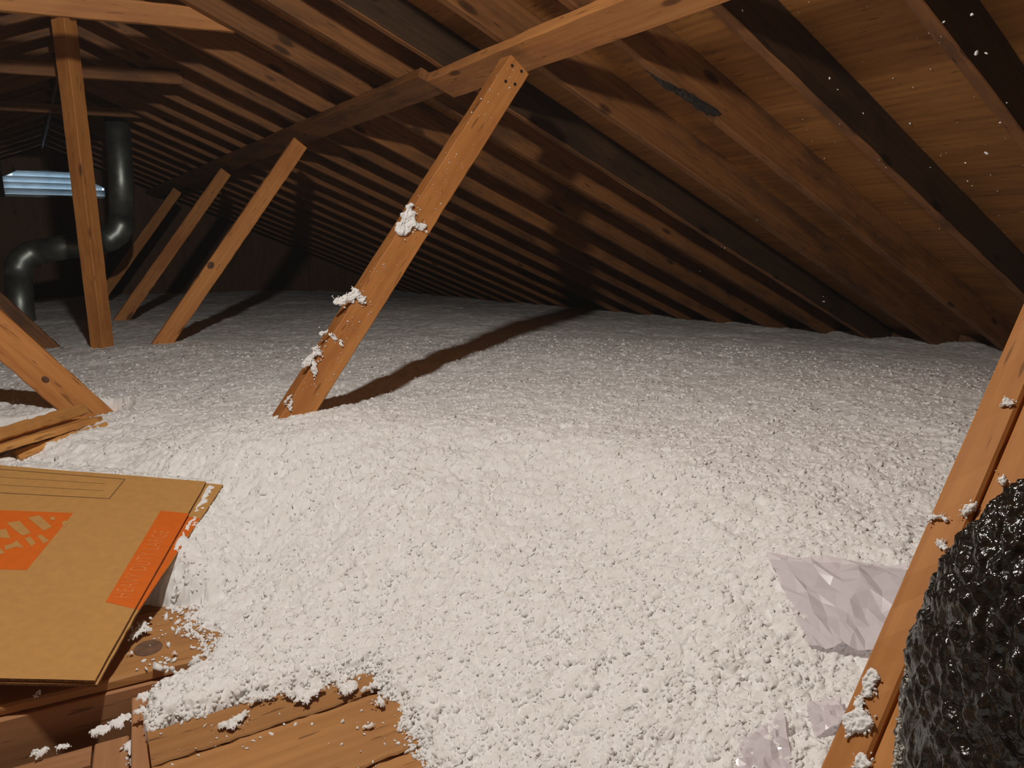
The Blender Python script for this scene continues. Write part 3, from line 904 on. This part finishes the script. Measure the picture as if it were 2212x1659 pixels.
def puff_base(seed):
    r = np.random.default_rng(seed); v, f = ICO1; v = v.copy(); k = np.ones(len(v))
    for a, m in ((2.4, 0.26), (5.5, 0.20)):
        for _ in range(3):
            q = r.normal(size=3) * a; k += m * 0.6 * np.sin(v @ q + r.uniform(0, 6.3))
    k += 0.13 * r.normal(size=len(v)).clip(-1.3, 2)
    return v * k[:, None] * np.array([1.0, r.uniform(0.5, 0.9), r.uniform(0.35, 0.7)]), f
PUFF = [puff_base(300 + i) for i in range(20)]
n_f = 52000
rr = 0.45 * np.sinh(rng.uniform(math.asinh(0.35 / 0.45), math.asinh(4.2 / 0.45), n_f)); aa = np.radians(rng.uniform(-14, 80, n_f))
fx = rr * np.sin(aa); fy = rr * np.cos(aa)
fd = polydist(fx, fy, BARE); cd = polydist(fx, fy, CARDP)
ok = (fd > -0.012) & (cd > 0.010) & (fx < 4.7)
fx, fy = fx[ok], fy[ok]
fh, fe = ins_height(fx, fy, np.full(fx.shape, 0.003))
fs_ = (0.0030 + 0.0042 * rng.uniform(0, 1, len(fx)) ** 2) * (0.72 + 0.36 * np.hypot(fx, fy))
sink = -0.28 - 0.05 * np.hypot(fx, fy)
ok = fe > 0.3
P1 = np.stack([fx, fy, fh + fs_ * sink], 1)[ok]; S1 = fs_[ok]
# ragged fringe where the fill thins out over the boards
m_ = 60000
gx = rng.uniform(-0.05, 0.75, m_); gy = rng.uniform(0.55, 1.75, m_)
gd = polydist(gx, gy, BARE) + 0.024 * fbm(gx * 24, gy * 24, 5, 4) + 0.012 * vnoise(gx * 8, gy * 8, 3)
gc = polydist(gx, gy, CARDP)
edge = np.exp(-((gd - 0.004) / 0.012) ** 2)
over_boards = ((gy - C1[1]) * vx.x - (gx - C1[0]) * vx.y > 0.004) | ((gx - e0.x) * ux.x + (gy - e0.y) * ux.y > 0.004)
ok = (rng.uniform(0, 1, m_) < edge * 0.55) & (gc > 0.006) & over_boards & (gd > -0.03)
gx, gy, gd = gx[ok], gy[ok], gd[ok]
gh, _ = ins_height(gx, gy, np.full(gx.shape, 0.003))
top = np.where((gy - C1[1]) * vx.x - (gx - C1[0]) * vx.y > 0, BT + 0.014, BT)
gs = rng.uniform(0.002, 0.0058, len(gx))
P2 = np.stack([gx, gy, np.maximum(gh, top) + gs * 0.35], 1)
SV, SF = shreds(np.concatenate([P1, P2]), np.concatenate([S1, gs]), PUFF, 5)
tri = np.concatenate([np.stack([ifc[:, 0], ifc[:, 1], ifc[:, 2]], 1), np.stack([ifc[:, 0], ifc[:, 2], ifc[:, 3]], 1)])
ins = link('blown_insulation', np_mesh('blown_insulation', np.concatenate([iv, SV]), np.concatenate([tri, SF + len(iv)])), M['fluff'])
tag(ins, 'deep blanket of fluffy white loose-fill insulation covering the attic floor', 'insulation', kind='stuff')

def ins_z(x, y): return float(ins_height(np.array([x]), np.array([y]), np.array([0.003]))[0][0])

# ------------------------------------------------------------------ single tufts
GS = 'tufts clinging to the long strut'
GB = 'tufts clinging to the near right strut'
def tuft_mesh(pts, size, seed, thin=0.6, n=None, nrm=(0, -1, 0)):
    """ragged pad of fluff over a chain of 3d points, standing off along nrm, with loose shreds round it"""
    r = np.random.default_rng(seed); nrm = np.asarray(nrm, float); nrm /= np.linalg.norm(nrm)
    a = np.cross(nrm, (0.3, 0.2, 0.9)); a /= np.linalg.norm(a); b = np.cross(nrm, a)
    P = np.array(pts, float); c = P.mean(0); q = np.stack([(P - c) @ a, (P - c) @ b], 1)
    step = size / 11.0; pad = size * 1.2
    u = np.arange(q[:, 0].min() - pad, q[:, 0].max() + pad, step); v = np.arange(q[:, 1].min() - pad, q[:, 1].max() + pad, step)
    U, V = np.meshgrid(u, v, indexing='ij'); Fd = np.zeros_like(U)
    wu = U + 0.30 * size * vnoise(U * 1.6 / size, V * 1.6 / size, seed); wv = V + 0.30 * size * vnoise(U * 1.6 / size, V * 1.6 / size, seed + 9)
    for x, y in q: Fd += np.exp(-((wu - x) ** 2 + (wv - y) ** 2) / (0.50 * size) ** 2)
    Fd = Fd + 0.32 * fbm(U * 2.2 / size, V * 2.2 / size, seed + 3, 4)
    keep = Fd > 0.42; k = np.clip((Fd - 0.42) / 0.55, 0, 1)
    w, cc = worley(wu / size * 2.6, wv / size * 2.6, seed + 5, True)
    H = size * (0.62 * np.sqrt(k) * (0.75 + 0.45 * fbm(U * 1.3 / size, V * 1.3 / size, seed + 4, 3)) + np.sqrt(k) * (0.26 * (0.5 - w) + 0.20 * (cc - 0.5)))
    G = c + U[..., None] * a + V[..., None] * b + np.maximum(H, -0.0005)[..., None] * nrm
    m, n2 = U.shape; i = (np.arange(m - 1)[:, None] * n2 + np.arange(n2 - 1)[None])
    kq = keep[:-1, :-1] & keep[1:, :-1] & keep[1:, 1:] & keep[:-1, 1:]; i = i[kq]
    T = np.concatenate([np.stack([i, i + n2, i + n2 + 1], 1), np.stack([i, i + n2 + 1, i + 1], 1)])
    G = G.reshape(-1, 3); used = np.zeros(len(G), bool); used[T.ravel()] = True; rm = np.cumsum(used) - 1
    G, T = G[used], rm[T]
    if np.cross(G[T[0, 1]] - G[T[0, 0]], G[T[0, 2]] - G[T[0, 0]]) @ nrm < 0: T = T[:, ::-1]
    P2, S2 = [], []
    for p in P:
        for _ in range(5):
            d = r.normal(size=2) * size * 0.42
            P2.append(p + a * d[0] + b * d[1] + nrm * size * r.uniform(0.05, 0.45)); S2.append(size * r.uniform(0.08, 0.24))
    v2, f2 = shreds(P2, S2, PUFF, seed + 500)
    return np.concatenate([G, v2]), np.concatenate([T, f2 + len(G)])
def tuft(pts, size, label, seed, n=5, thin=0.6, group=None):
    nrm = (0, -1, 0) if group == GS else BN if group == GB else (0, 0, 1)
    v, f = tuft_mesh(pts, size * (1.6 if group == GS else 1.25), seed, thin, n, nrm)
    c = np.array([v[:, 0].mean(), v[:, 1].mean(), v[:, 2].min()])
    o = link('insulation_tuft', np_mesh('insulation_tuft', v - c, f), M['fluff']); o.location = c
    return tag(o, label, 'tuft', group)
def yp(lst, y): return [atY(a, b, y) for a, b in lst]
tuft(yp([(886, 442), (880, 455), (872, 468), (868, 480), (864, 492), (876, 488), (884, 478), (892, 484), (902, 488), (912, 490), (888, 462), (880, 498), (866, 502), (858, 492)], 2.089), 0.015, 'biggest white tuft, triangular, high on the long strut', 1, n=6, group=GS)
tuft(yp([(760, 628), (752, 636), (744, 642), (768, 636), (776, 644), (782, 650), (732, 650), (722, 650), (738, 656), (760, 646)], 2.089), 0.013, 'ragged white tuft hooked over the left edge of the long strut', 2, n=5, group=GS)
tuft(yp([(694, 720), (704, 716), (714, 724), (722, 732), (734, 738), (738, 746)], 2.089), 0.009, 'stringy arched tuft low on the long strut', 3, n=4, group=GS)
tuft(yp([(680, 752), (690, 762), (672, 772), (664, 780), (680, 786), (678, 798), (682, 806), (676, 768), (660, 788)], 2.089), 0.012, 'dangling white tuft below the stringy one on the long strut', 4, n=5, group=GS)
tuft(yp([(616, 866), (624, 858), (630, 866), (624, 876), (626, 884)], 2.089), 0.008, 'small white tuft near the foot of the long strut', 5, n=4, group=GS)
GB = 'tufts clinging to the near right strut'
def bp(lst): return [on_plane(a, b, BP + BN * 0.0005, BN) for a, b in lst]
tuft(bp([(1880, 1462), (1876, 1474), (1884, 1478), (1886, 1458), (1878, 1492), (1870, 1500)]), 0.008, 'upper ragged tuft on the near right strut above the large one', 6, n=7, group=GB)
tuft(bp([(1856, 1522), (1862, 1540), (1846, 1550), (1836, 1556), (1828, 1568), (1844, 1568), (1858, 1562), (1872, 1566), (1866, 1552), (1884, 1560), (1850, 1576), (1838, 1574), (1860, 1512)]), 0.0085, 'largest tuft on the near right strut, low beside the dark slit', 7, n=7, group=GB)
tuft(bp([(1866, 1634), (1860, 1644), (1872, 1650), (1862, 1658)]), 0.008, 'tuft over the dark slit at the bottom edge', 8, n=7, group=GB)
tuft(bp([(2010, 1120), (2022, 1118), (2034, 1114), (2042, 1122)]), 0.0055, 'row of tiny tufts across the middle of the near right strut', 9, n=5, group=GB)
tuft(bp([(2026, 1178), (2034, 1176), (2040, 1182)]), 0.006, 'small tuft on the near right strut touching the black wrap', 10, n=5, group=GB)
tuft(bp([(2176, 868), (2182, 874), (2170, 874)]), 0.006, 'lone tuft high on the near right strut beside the dark slit', 11, n=6, group=GB)
tuft(bp([(2092, 1102), (2104, 1096), (2084, 1110)]), 0.007, 'flat pale tuft just above the top of the black wrap', 12, n=5, group=GB)
tuft(bp([(2164, 1038), (2172, 1042)]), 0.006, 'small dark-edged tuft on the orange board above the black wrap', 13, n=5, group=GB)
GF = 'tufts lying on the floor boards'
def zp(lst, z): return [atZ(a, b, z) for a, b in lst]
tuft(zp([(478, 1572), (492, 1566), (506, 1560), (518, 1554), (530, 1548), (512, 1572), (498, 1574)], BT + 0.004), 0.011, 'flat white tuft lying alone on the far short plank', 21, n=5, thin=0.55, group=GF)
tuft(zp([(822, 1515), (816, 1522), (828, 1522)], BT + 0.007), 0.011, 'round white tuft at the end of the wide short plank', 22, n=6, group=GF)
tuft(zp([(790, 1572), (800, 1570)], BT + 0.004), 0.008, 'tiny tuft on the wide short plank below the round one', 23, n=5, group=GF)
tuft(zp([(560, 1512), (548, 1520), (570, 1508), (584, 1500), (592, 1506)], BT + 0.006), 0.012, 'long tuft trailing from the pile edge onto the far short plank', 24, n=5, group=GF)
tuft(zp([(620, 1498), (634, 1502), (648, 1500), (660, 1506), (672, 1500), (690, 1494), (640, 1514), (660, 1518), (680, 1506)], BT + 0.007), 0.014, 'big crumbly tuft straddling the far edge of the short plank', 25, n=7, group=GF)
tuft(zp([(735, 1486), (748, 1490), (756, 1496), (742, 1500), (760, 1484)], BT + 0.008), 0.013, 'upright tuft near the corner where the fill meets the plank end', 26, n=7, group=GF)
tuft(zp([(790, 1492), (806, 1486), (820, 1486)], BT + 0.006), 0.011, 'tuft at the far corner of the short planks', 27, n=6, group=GF)
tuft(zp([(296, 1372), (304, 1360), (312, 1350), (318, 1364), (290, 1380)], BT + 0.022), 0.015, 'pale tuft lying against the cut corner of the flattened box', 28, n=7, group=GF)
tuft(zp([(376, 1414)], BT + 0.019), 0.009, 'small tuft right of the plank knot', 29, n=6, group=GF)
tuft(zp([(286, 1412)], BT + 0.019), 0.007, 'small tuft left of the plank knot', 30, n=5, group=GF)
tuft(zp([(84, 1500), (80, 1506)], BT + 0.019), 0.008, 'white tuft on the plank below the near edge of the box', 31, n=6, group=GF)
tuft(zp([(310, 1508), (318, 1512), (306, 1514)], BT - 0.002), 0.012, 'tuft at the left tip of the white strip beside the hatch', 32, n=6, group=GF)
tuft(zp([(296, 1540), (306, 1536), (314, 1540)], BT - 0.002), 0.009, 'flat tuft just below the tip of the white strip', 33, n=5, group=GF)
tuft(zp([(75, 1630), (84, 1634), (92, 1630), (98, 1622)], TZ + 0.006), 0.010, 'tuft on the hatch trim near the bottom left corner', 34, n=6, group=GF)
tuft(zp([(126, 1618), (136, 1614), (144, 1616)], TZ + 0.005), 0.008, 'flat tuft on the hatch trim right of the corner one', 35, n=5, group=GF)
tuft(zp([(205, 1590), (220, 1584), (236, 1578), (250, 1574), (262, 1566), (270, 1560), (278, 1556)], TZ + 0.008), 0.015, 'long heap of fluff in the far right corner of the hatch', 36, n=6, group=GF)
tuft(zp([(282, 1618), (286, 1628), (290, 1622)], TZ - 0.004), 0.016, 'tuft wedged between the hatch trim and the right joist', 37, n=6, group=GF)
tuft(zp([(288, 1648), (296, 1654)], TZ - 0.004), 0.012, 'tuft wedged lower in the hatch gap at the bottom edge', 38, n=6, group=GF)

# crumbs: too many to count
def crumbs():
    P, S = [], []
    r = np.random.default_rng(77)
    for _ in range(90):                       # on the boards, near the pile
        x = r.uniform(300, 900); y = r.uniform(1440, 1659); p = atZ(x, y, BT + 0.001)
        d = float(polydist(np.array([p[0]]), np.array([p[1]]), BARE)[0])
        if -0.13 < d < 0.005 and p[0] > e0.x + 0.01: P.append(p); S.append(r.uniform(0.001, 0.004))
    for _ in range(130):                      # spill on the knotty plank
        x = r.uniform(250, 470); y = r.uniform(1300, 1450); p = atZ(x, y, BT + 0.016)
        d = float(polydist(np.array([p[0]]), np.array([p[1]]), BARE)[0])
        cd = float(polydist(np.array([p[0]]), np.array([p[1]]), CARDP)[0])
        if -0.07 < d < 0.02 and cd > 0.005: P.append(p); S.append(r.uniform(0.0015, 0.006) * (1 if d < -0.03 else 1.4))
    for _ in range(130):                      # stuck on the long strut
        t = r.uniform(0, 1) ** 1.5; u = r.uniform(-0.5, 0.5)
        x0, y0 = 628 + 488 * t, 905 - 770 * t; u *= 1 - 0.4 * t
        p = atY(x0 + u * 66, y0 + u * 35, 2.088); P.append(p); S.append(r.uniform(0.001, 0.0028))
    return shreds(P, S, SH, 9)
v, f = crumbs()
cr = link('insulation_crumbs', np_mesh('insulation_crumbs', v, f), M['fluff'])
tag(cr, 'scattered crumbs of white insulation on boards and strut', 'crumbs', kind='stuff')
def flecks():
    P, S = [], []
    r = np.random.default_rng(78)
    near = [(2110, 112, .008), (2130, 113, .004), (1793, 168, .005), (1865, 243, .003), (1810, 192, .003), (2132, 330, .006), (2085, 350, .005), (2010, 360, .003), (2090, 390, .004), (2100, 400, .003), (1780, 651, .008), (1779, 640, .005), (1604, 20, .003), (2040, 45, .003), (2100, 30, .005), (2175, 220, .003), (1512, 585, .003), (1566, 535, .003)]
    for x, y, s in near:
        w = ray(x, y); n = np.array([ST, 0, CT]); p = w * (HR / np.dot(w, n)); P.append(p - n * 0.002); S.append(s)
    for _ in range(110):
        x = r.uniform(1550, 2212); y = r.uniform(0, 560); w = ray(x, y); n = np.array([ST, 0, CT])
        p = w * ((HR) / np.dot(w, n))
        yy = p[1]
        k = min(RY, key=lambda q: abs(q + RTHK / 2 - yy))
        if abs(k + RTHK / 2 - yy) > RTHK / 2: p = w * ((HR + RDEP - 0.004) / np.dot(w, n))
        P.append(p); S.append(r.uniform(0.0008, 0.0026))
    return shreds(P, S, SH, 10)
v, f = flecks()
fk = link('insulation_flecks', np_mesh('insulation_flecks', v, f), M['fluff'])
tag(fk, 'white flecks of insulation stuck to the rafters and sheathing', 'flecks', kind='stuff')

# ------------------------------------------------------------------ broken laths behind the box
def lath(a, b, za, zb, w, t, wd, label, seed):
    p0 = Vector(atZ(*a, za)); p1 = Vector(atZ(*b, zb)); wd = Vector(wd)
    x = (p1 - p0).normalized(); wd = (wd - x * wd.dot(x)).normalized()
    o = board('broken_lath', p0 + wd * w / 2, p1 + wd * w / 2, w, t, wd, M['lath'], seed=seed, bev=0.002, jit=0.002, seg=18)
    return tag(o, label, 'lath', 'broken laths behind the box')
lath((-60, 972), (190, 893), -0.478, -0.497, 0.034, 0.014, (-0.2, 0.5, 0.84), 'upper pale broken lath below the bright orange strut', 81)
lath((-60, 988), (222, 905), -0.490, -0.510, 0.12, 0.018, (-0.25, 0.95, -0.12), 'wide pale broken lath just below the upper one, over a dark hollow', 82)
lath((42, 993), (240, 929), -0.546, -0.534, 0.030, 0.012, (-0.2, 0.6, 0.7), 'short brown lath half buried in front of the pale ones', 83)

# ------------------------------------------------------------------ plastic film
def film(name, outline, lift, label, seed, n=46, crump=0.012):
    """crumpled sheet: outline = 4 pixel corners on the fill, each with a height above it"""
    c = []
    for (x, y), dz in outline:
        p = atZ(x, y, -0.53)
        for _ in range(4): p = atZ(x, y, ins_z(p[0], p[1]) + dz)
        c.append(p)
    n = 10; r = np.random.default_rng(seed)
    u, v = np.meshgrid(np.linspace(0, 1, n), np.linspace(0, 1, n), indexing='ij')
    jm = np.ones((n, n)); jm[0] = jm[-1] = 0.25; jm[:, 0] = jm[:, -1] = 0.25
    u = u + jm * r.uniform(-0.04, 0.04, (n, n)); v = v + jm * r.uniform(-0.04, 0.04, (n, n))
    a, b, d, e = c
    P = (a[None, None] * ((1 - u) * (1 - v))[..., None] + b * (u * (1 - v))[..., None] + d * (u * v)[..., None] + e * ((1 - u) * v)[..., None])
    z = lift * (1 - (2 * u - 1) ** 2) * (1 - (2 * v - 1) ** 2) + crump * (1.3 * (0.4 - np.abs(vnoise(u * 3.1 + seed, v * 2.6, seed))) + 0.55 * r.uniform(-1, 1, (n, n)))
    P[..., 2] += z
    V = P.reshape(-1, 3); i = (np.arange(n - 1)[:, None] * n + np.arange(n - 1)[None]).ravel()
    me = np_mesh(name, V, np.stack([i, i + n, i + n + 1, i + 1], 1), smooth=False)
    o = link(name, me, M['film'])
    sm = o.modifiers.new('thickness', 'SOLIDIFY'); sm.thickness = 0.0004
    return tag(o, label, 'plastic', 'clear plastic scraps in the insulation')
film('plastic_sheet', [((1655, 1200), 0.012), ((1750, 1395), 0.006), ((1905, 1400), 0.02), ((1962, 1215), 0.025)], 0.006, 'crumpled clear plastic sheet half buried left of the near right strut', 3)
film('plastic_sheet', [((1600, 1600), 0.006), ((1570, 1690), 0.004), ((1720, 1690), 0.010), ((1690, 1535), 0.012)], 0.004, 'bluish plastic scrap poking out of the fill at the bottom edge', 9, crump=0.008)
film('plastic_sheet', [((1740, 1520), 0.006), ((1760, 1590), 0.006), ((1830, 1560), 0.010), ((1812, 1500), 0.012)], 0.004, 'shiny plastic scrap touching the near right strut near its foot', 14, crump=0.006)

# ------------------------------------------------------------------ black wrap
def black_wrap():
    c = ray(2482, 1610) * (0.53 / F_PX)
    a, b = 0.155, 0.205
    n, m = 520, 560
    th = np.linspace(0, 2 * np.pi, n, endpoint=False); ph = np.linspace(-np.pi / 2 + 0.02, np.pi / 2 - 0.02, m)
    T, Pp = np.meshgrid(th, ph, indexing='ij')
    cp = np.sign(np.cos(Pp)) * np.abs(np.cos(Pp)) ** 0.8; sp = np.sin(Pp)
    dx = np.cos(T) * cp; dy = np.sin(T) * cp; dz = sp
    arc_u = T * 0.17; arc_v = Pp * 0.22
    # slanted quilting: short blisters in a knitted pattern
    uu = (arc_u * 0.94 + arc_v * 0.34); vv = (-arc_u * 0.34 + arc_v * 0.94)
    w1 = worley((uu.ravel() + 0.004 * vnoise(uu.ravel() * 90, vv.ravel() * 90, 7)) / 0.0125, vv.ravel() / 0.027, 5).reshape(T.shape)
    w2 = worley(uu.ravel() / 0.005, vv.ravel() / 0.011, 6).reshape(T.shape)
    big = fbm(uu.ravel() * 14, vv.ravel() * 9, 8, 3).reshape(T.shape)
    disp = 0.0088 * (0.7 - w1) + 0.0026 * (0.6 - w2) + 0.008 * big
    fold = 0.006 * np.abs(vnoise((uu * 18 + vv * 30).ravel(), (vv * 8).ravel(), 15)).reshape(T.shape) * smooth((Pp - 0.6) / 0.4)
    disp = disp + fold
    low = np.where(dz < 0, 1.6, 1.0)
    V = np.stack([c[0] + dx * (a + disp), c[1] + dy * (a + disp), c[2] + dz * low * (b + disp)], -1).reshape(-1, 3)
    V[:, 2] = np.maximum(V[:, 2], FLOOR + 0.19)
    i = (np.arange(n)[:, None] * m + np.arange(m - 1)[None]); j = ((np.arange(n) + 1) % n)[:, None] * m + np.arange(m - 1)[None]
    Fq = np.stack([i.ravel(), j.ravel(), j.ravel() + 1, i.ravel() + 1], 1)
    root = thing('duct_wrap', 'bulging roll of shiny wrinkled black plastic wrap, lower right corner', 'duct wrap', (c[0], c[1], FLOOR))
    inv = Matrix.Translation(-Vector(root.location))
    o = link('plastic_facing', np_mesh('plastic_facing', V, Fq), M['black'], root); o.matrix_parent_inverse = inv
    # fibre edge along the left silhouette, low down
    P, S = [], []
    r = np.random.default_rng(4)
    for k in range(2200):
        t = r.uniform(0, 1) ** 0.7
        y = 1395 + 300 * t; wd = 4 + 26 * t
        x = np.interp(y, [1390, 1480, 1560, 1700], [1972, 1962, 1953, 1944]) + r.uniform(-0.6, 1.0) * wd
        w = ray(x, y); dist = math.sqrt(np.dot(c, c) - a * a) + 0.005 + r.normal() * 0.008
        P.append(w / np.linalg.norm(w) * dist); S.append(r.uniform(0.0008, 0.0026))
    v, f = shreds(P, S, SH, 31)
    fo = link('fibre_edge', np_mesh('fibre_edge', v, f), M['fibre'], root); fo.matrix_parent_inverse = inv
    fo['label'] = 'fuzzy grey fibre edge'
black_wrap()

# ------------------------------------------------------------------ thin haze volume, added to lift the darks to grey
def haze():
    x1 = roof_pt(4.9, 0, 0)[0] - 0.02
    zr1, zr2 = zr(RIDGE_X) + RDEP / CT - 0.02, zr(x1) + RDEP / CT - 0.02
    sec = [(2 * RIDGE_X - x1, FLOOR + 0.01), (x1, FLOOR + 0.01), (x1, zr2), (RIDGE_X, zr1), (2 * RIDGE_X - x1, zr2)]
    v = [(x, y, z) for y in (YF + 0.02, YG - 0.02) for x, z in sec]; n = 5
    f = [tuple(range(n)), tuple(range(2 * n - 1, n - 1, -1))] + [(i, n + i, n + (i + 1) % n, (i + 1) % n) for i in range(n)]
    w = NT('added_haze'); t = w.t
    vs = w.n('ShaderNodeVolumeScatter', i_Color=(0.84, 0.86, 0.88, 1), i_Density=0.0065, i_Anisotropy=0.2)
    w.l(vs.outputs[0], t.nodes['Material Output'].inputs['Volume']); t.nodes.remove(w.b)
    o = link('added_haze', poly_mesh('added_haze', v, f), w.m)
    bm = bmesh.new(); bm.from_mesh(o.data); bmesh.ops.recalc_face_normals(bm, faces=bm.faces); bm.to_mesh(o.data); bm.free()
    tag(o, 'thin haze added to the attic air to grey the darks', 'haze', kind='stuff')
haze()

# ------------------------------------------------------------------ lift everything so that the attic floor is at zero
bpy.context.view_layer.update()
for o in list(SC.objects):
    if o.parent is None:
        o.location.z += LIFT
bpy.context.view_layer.update()
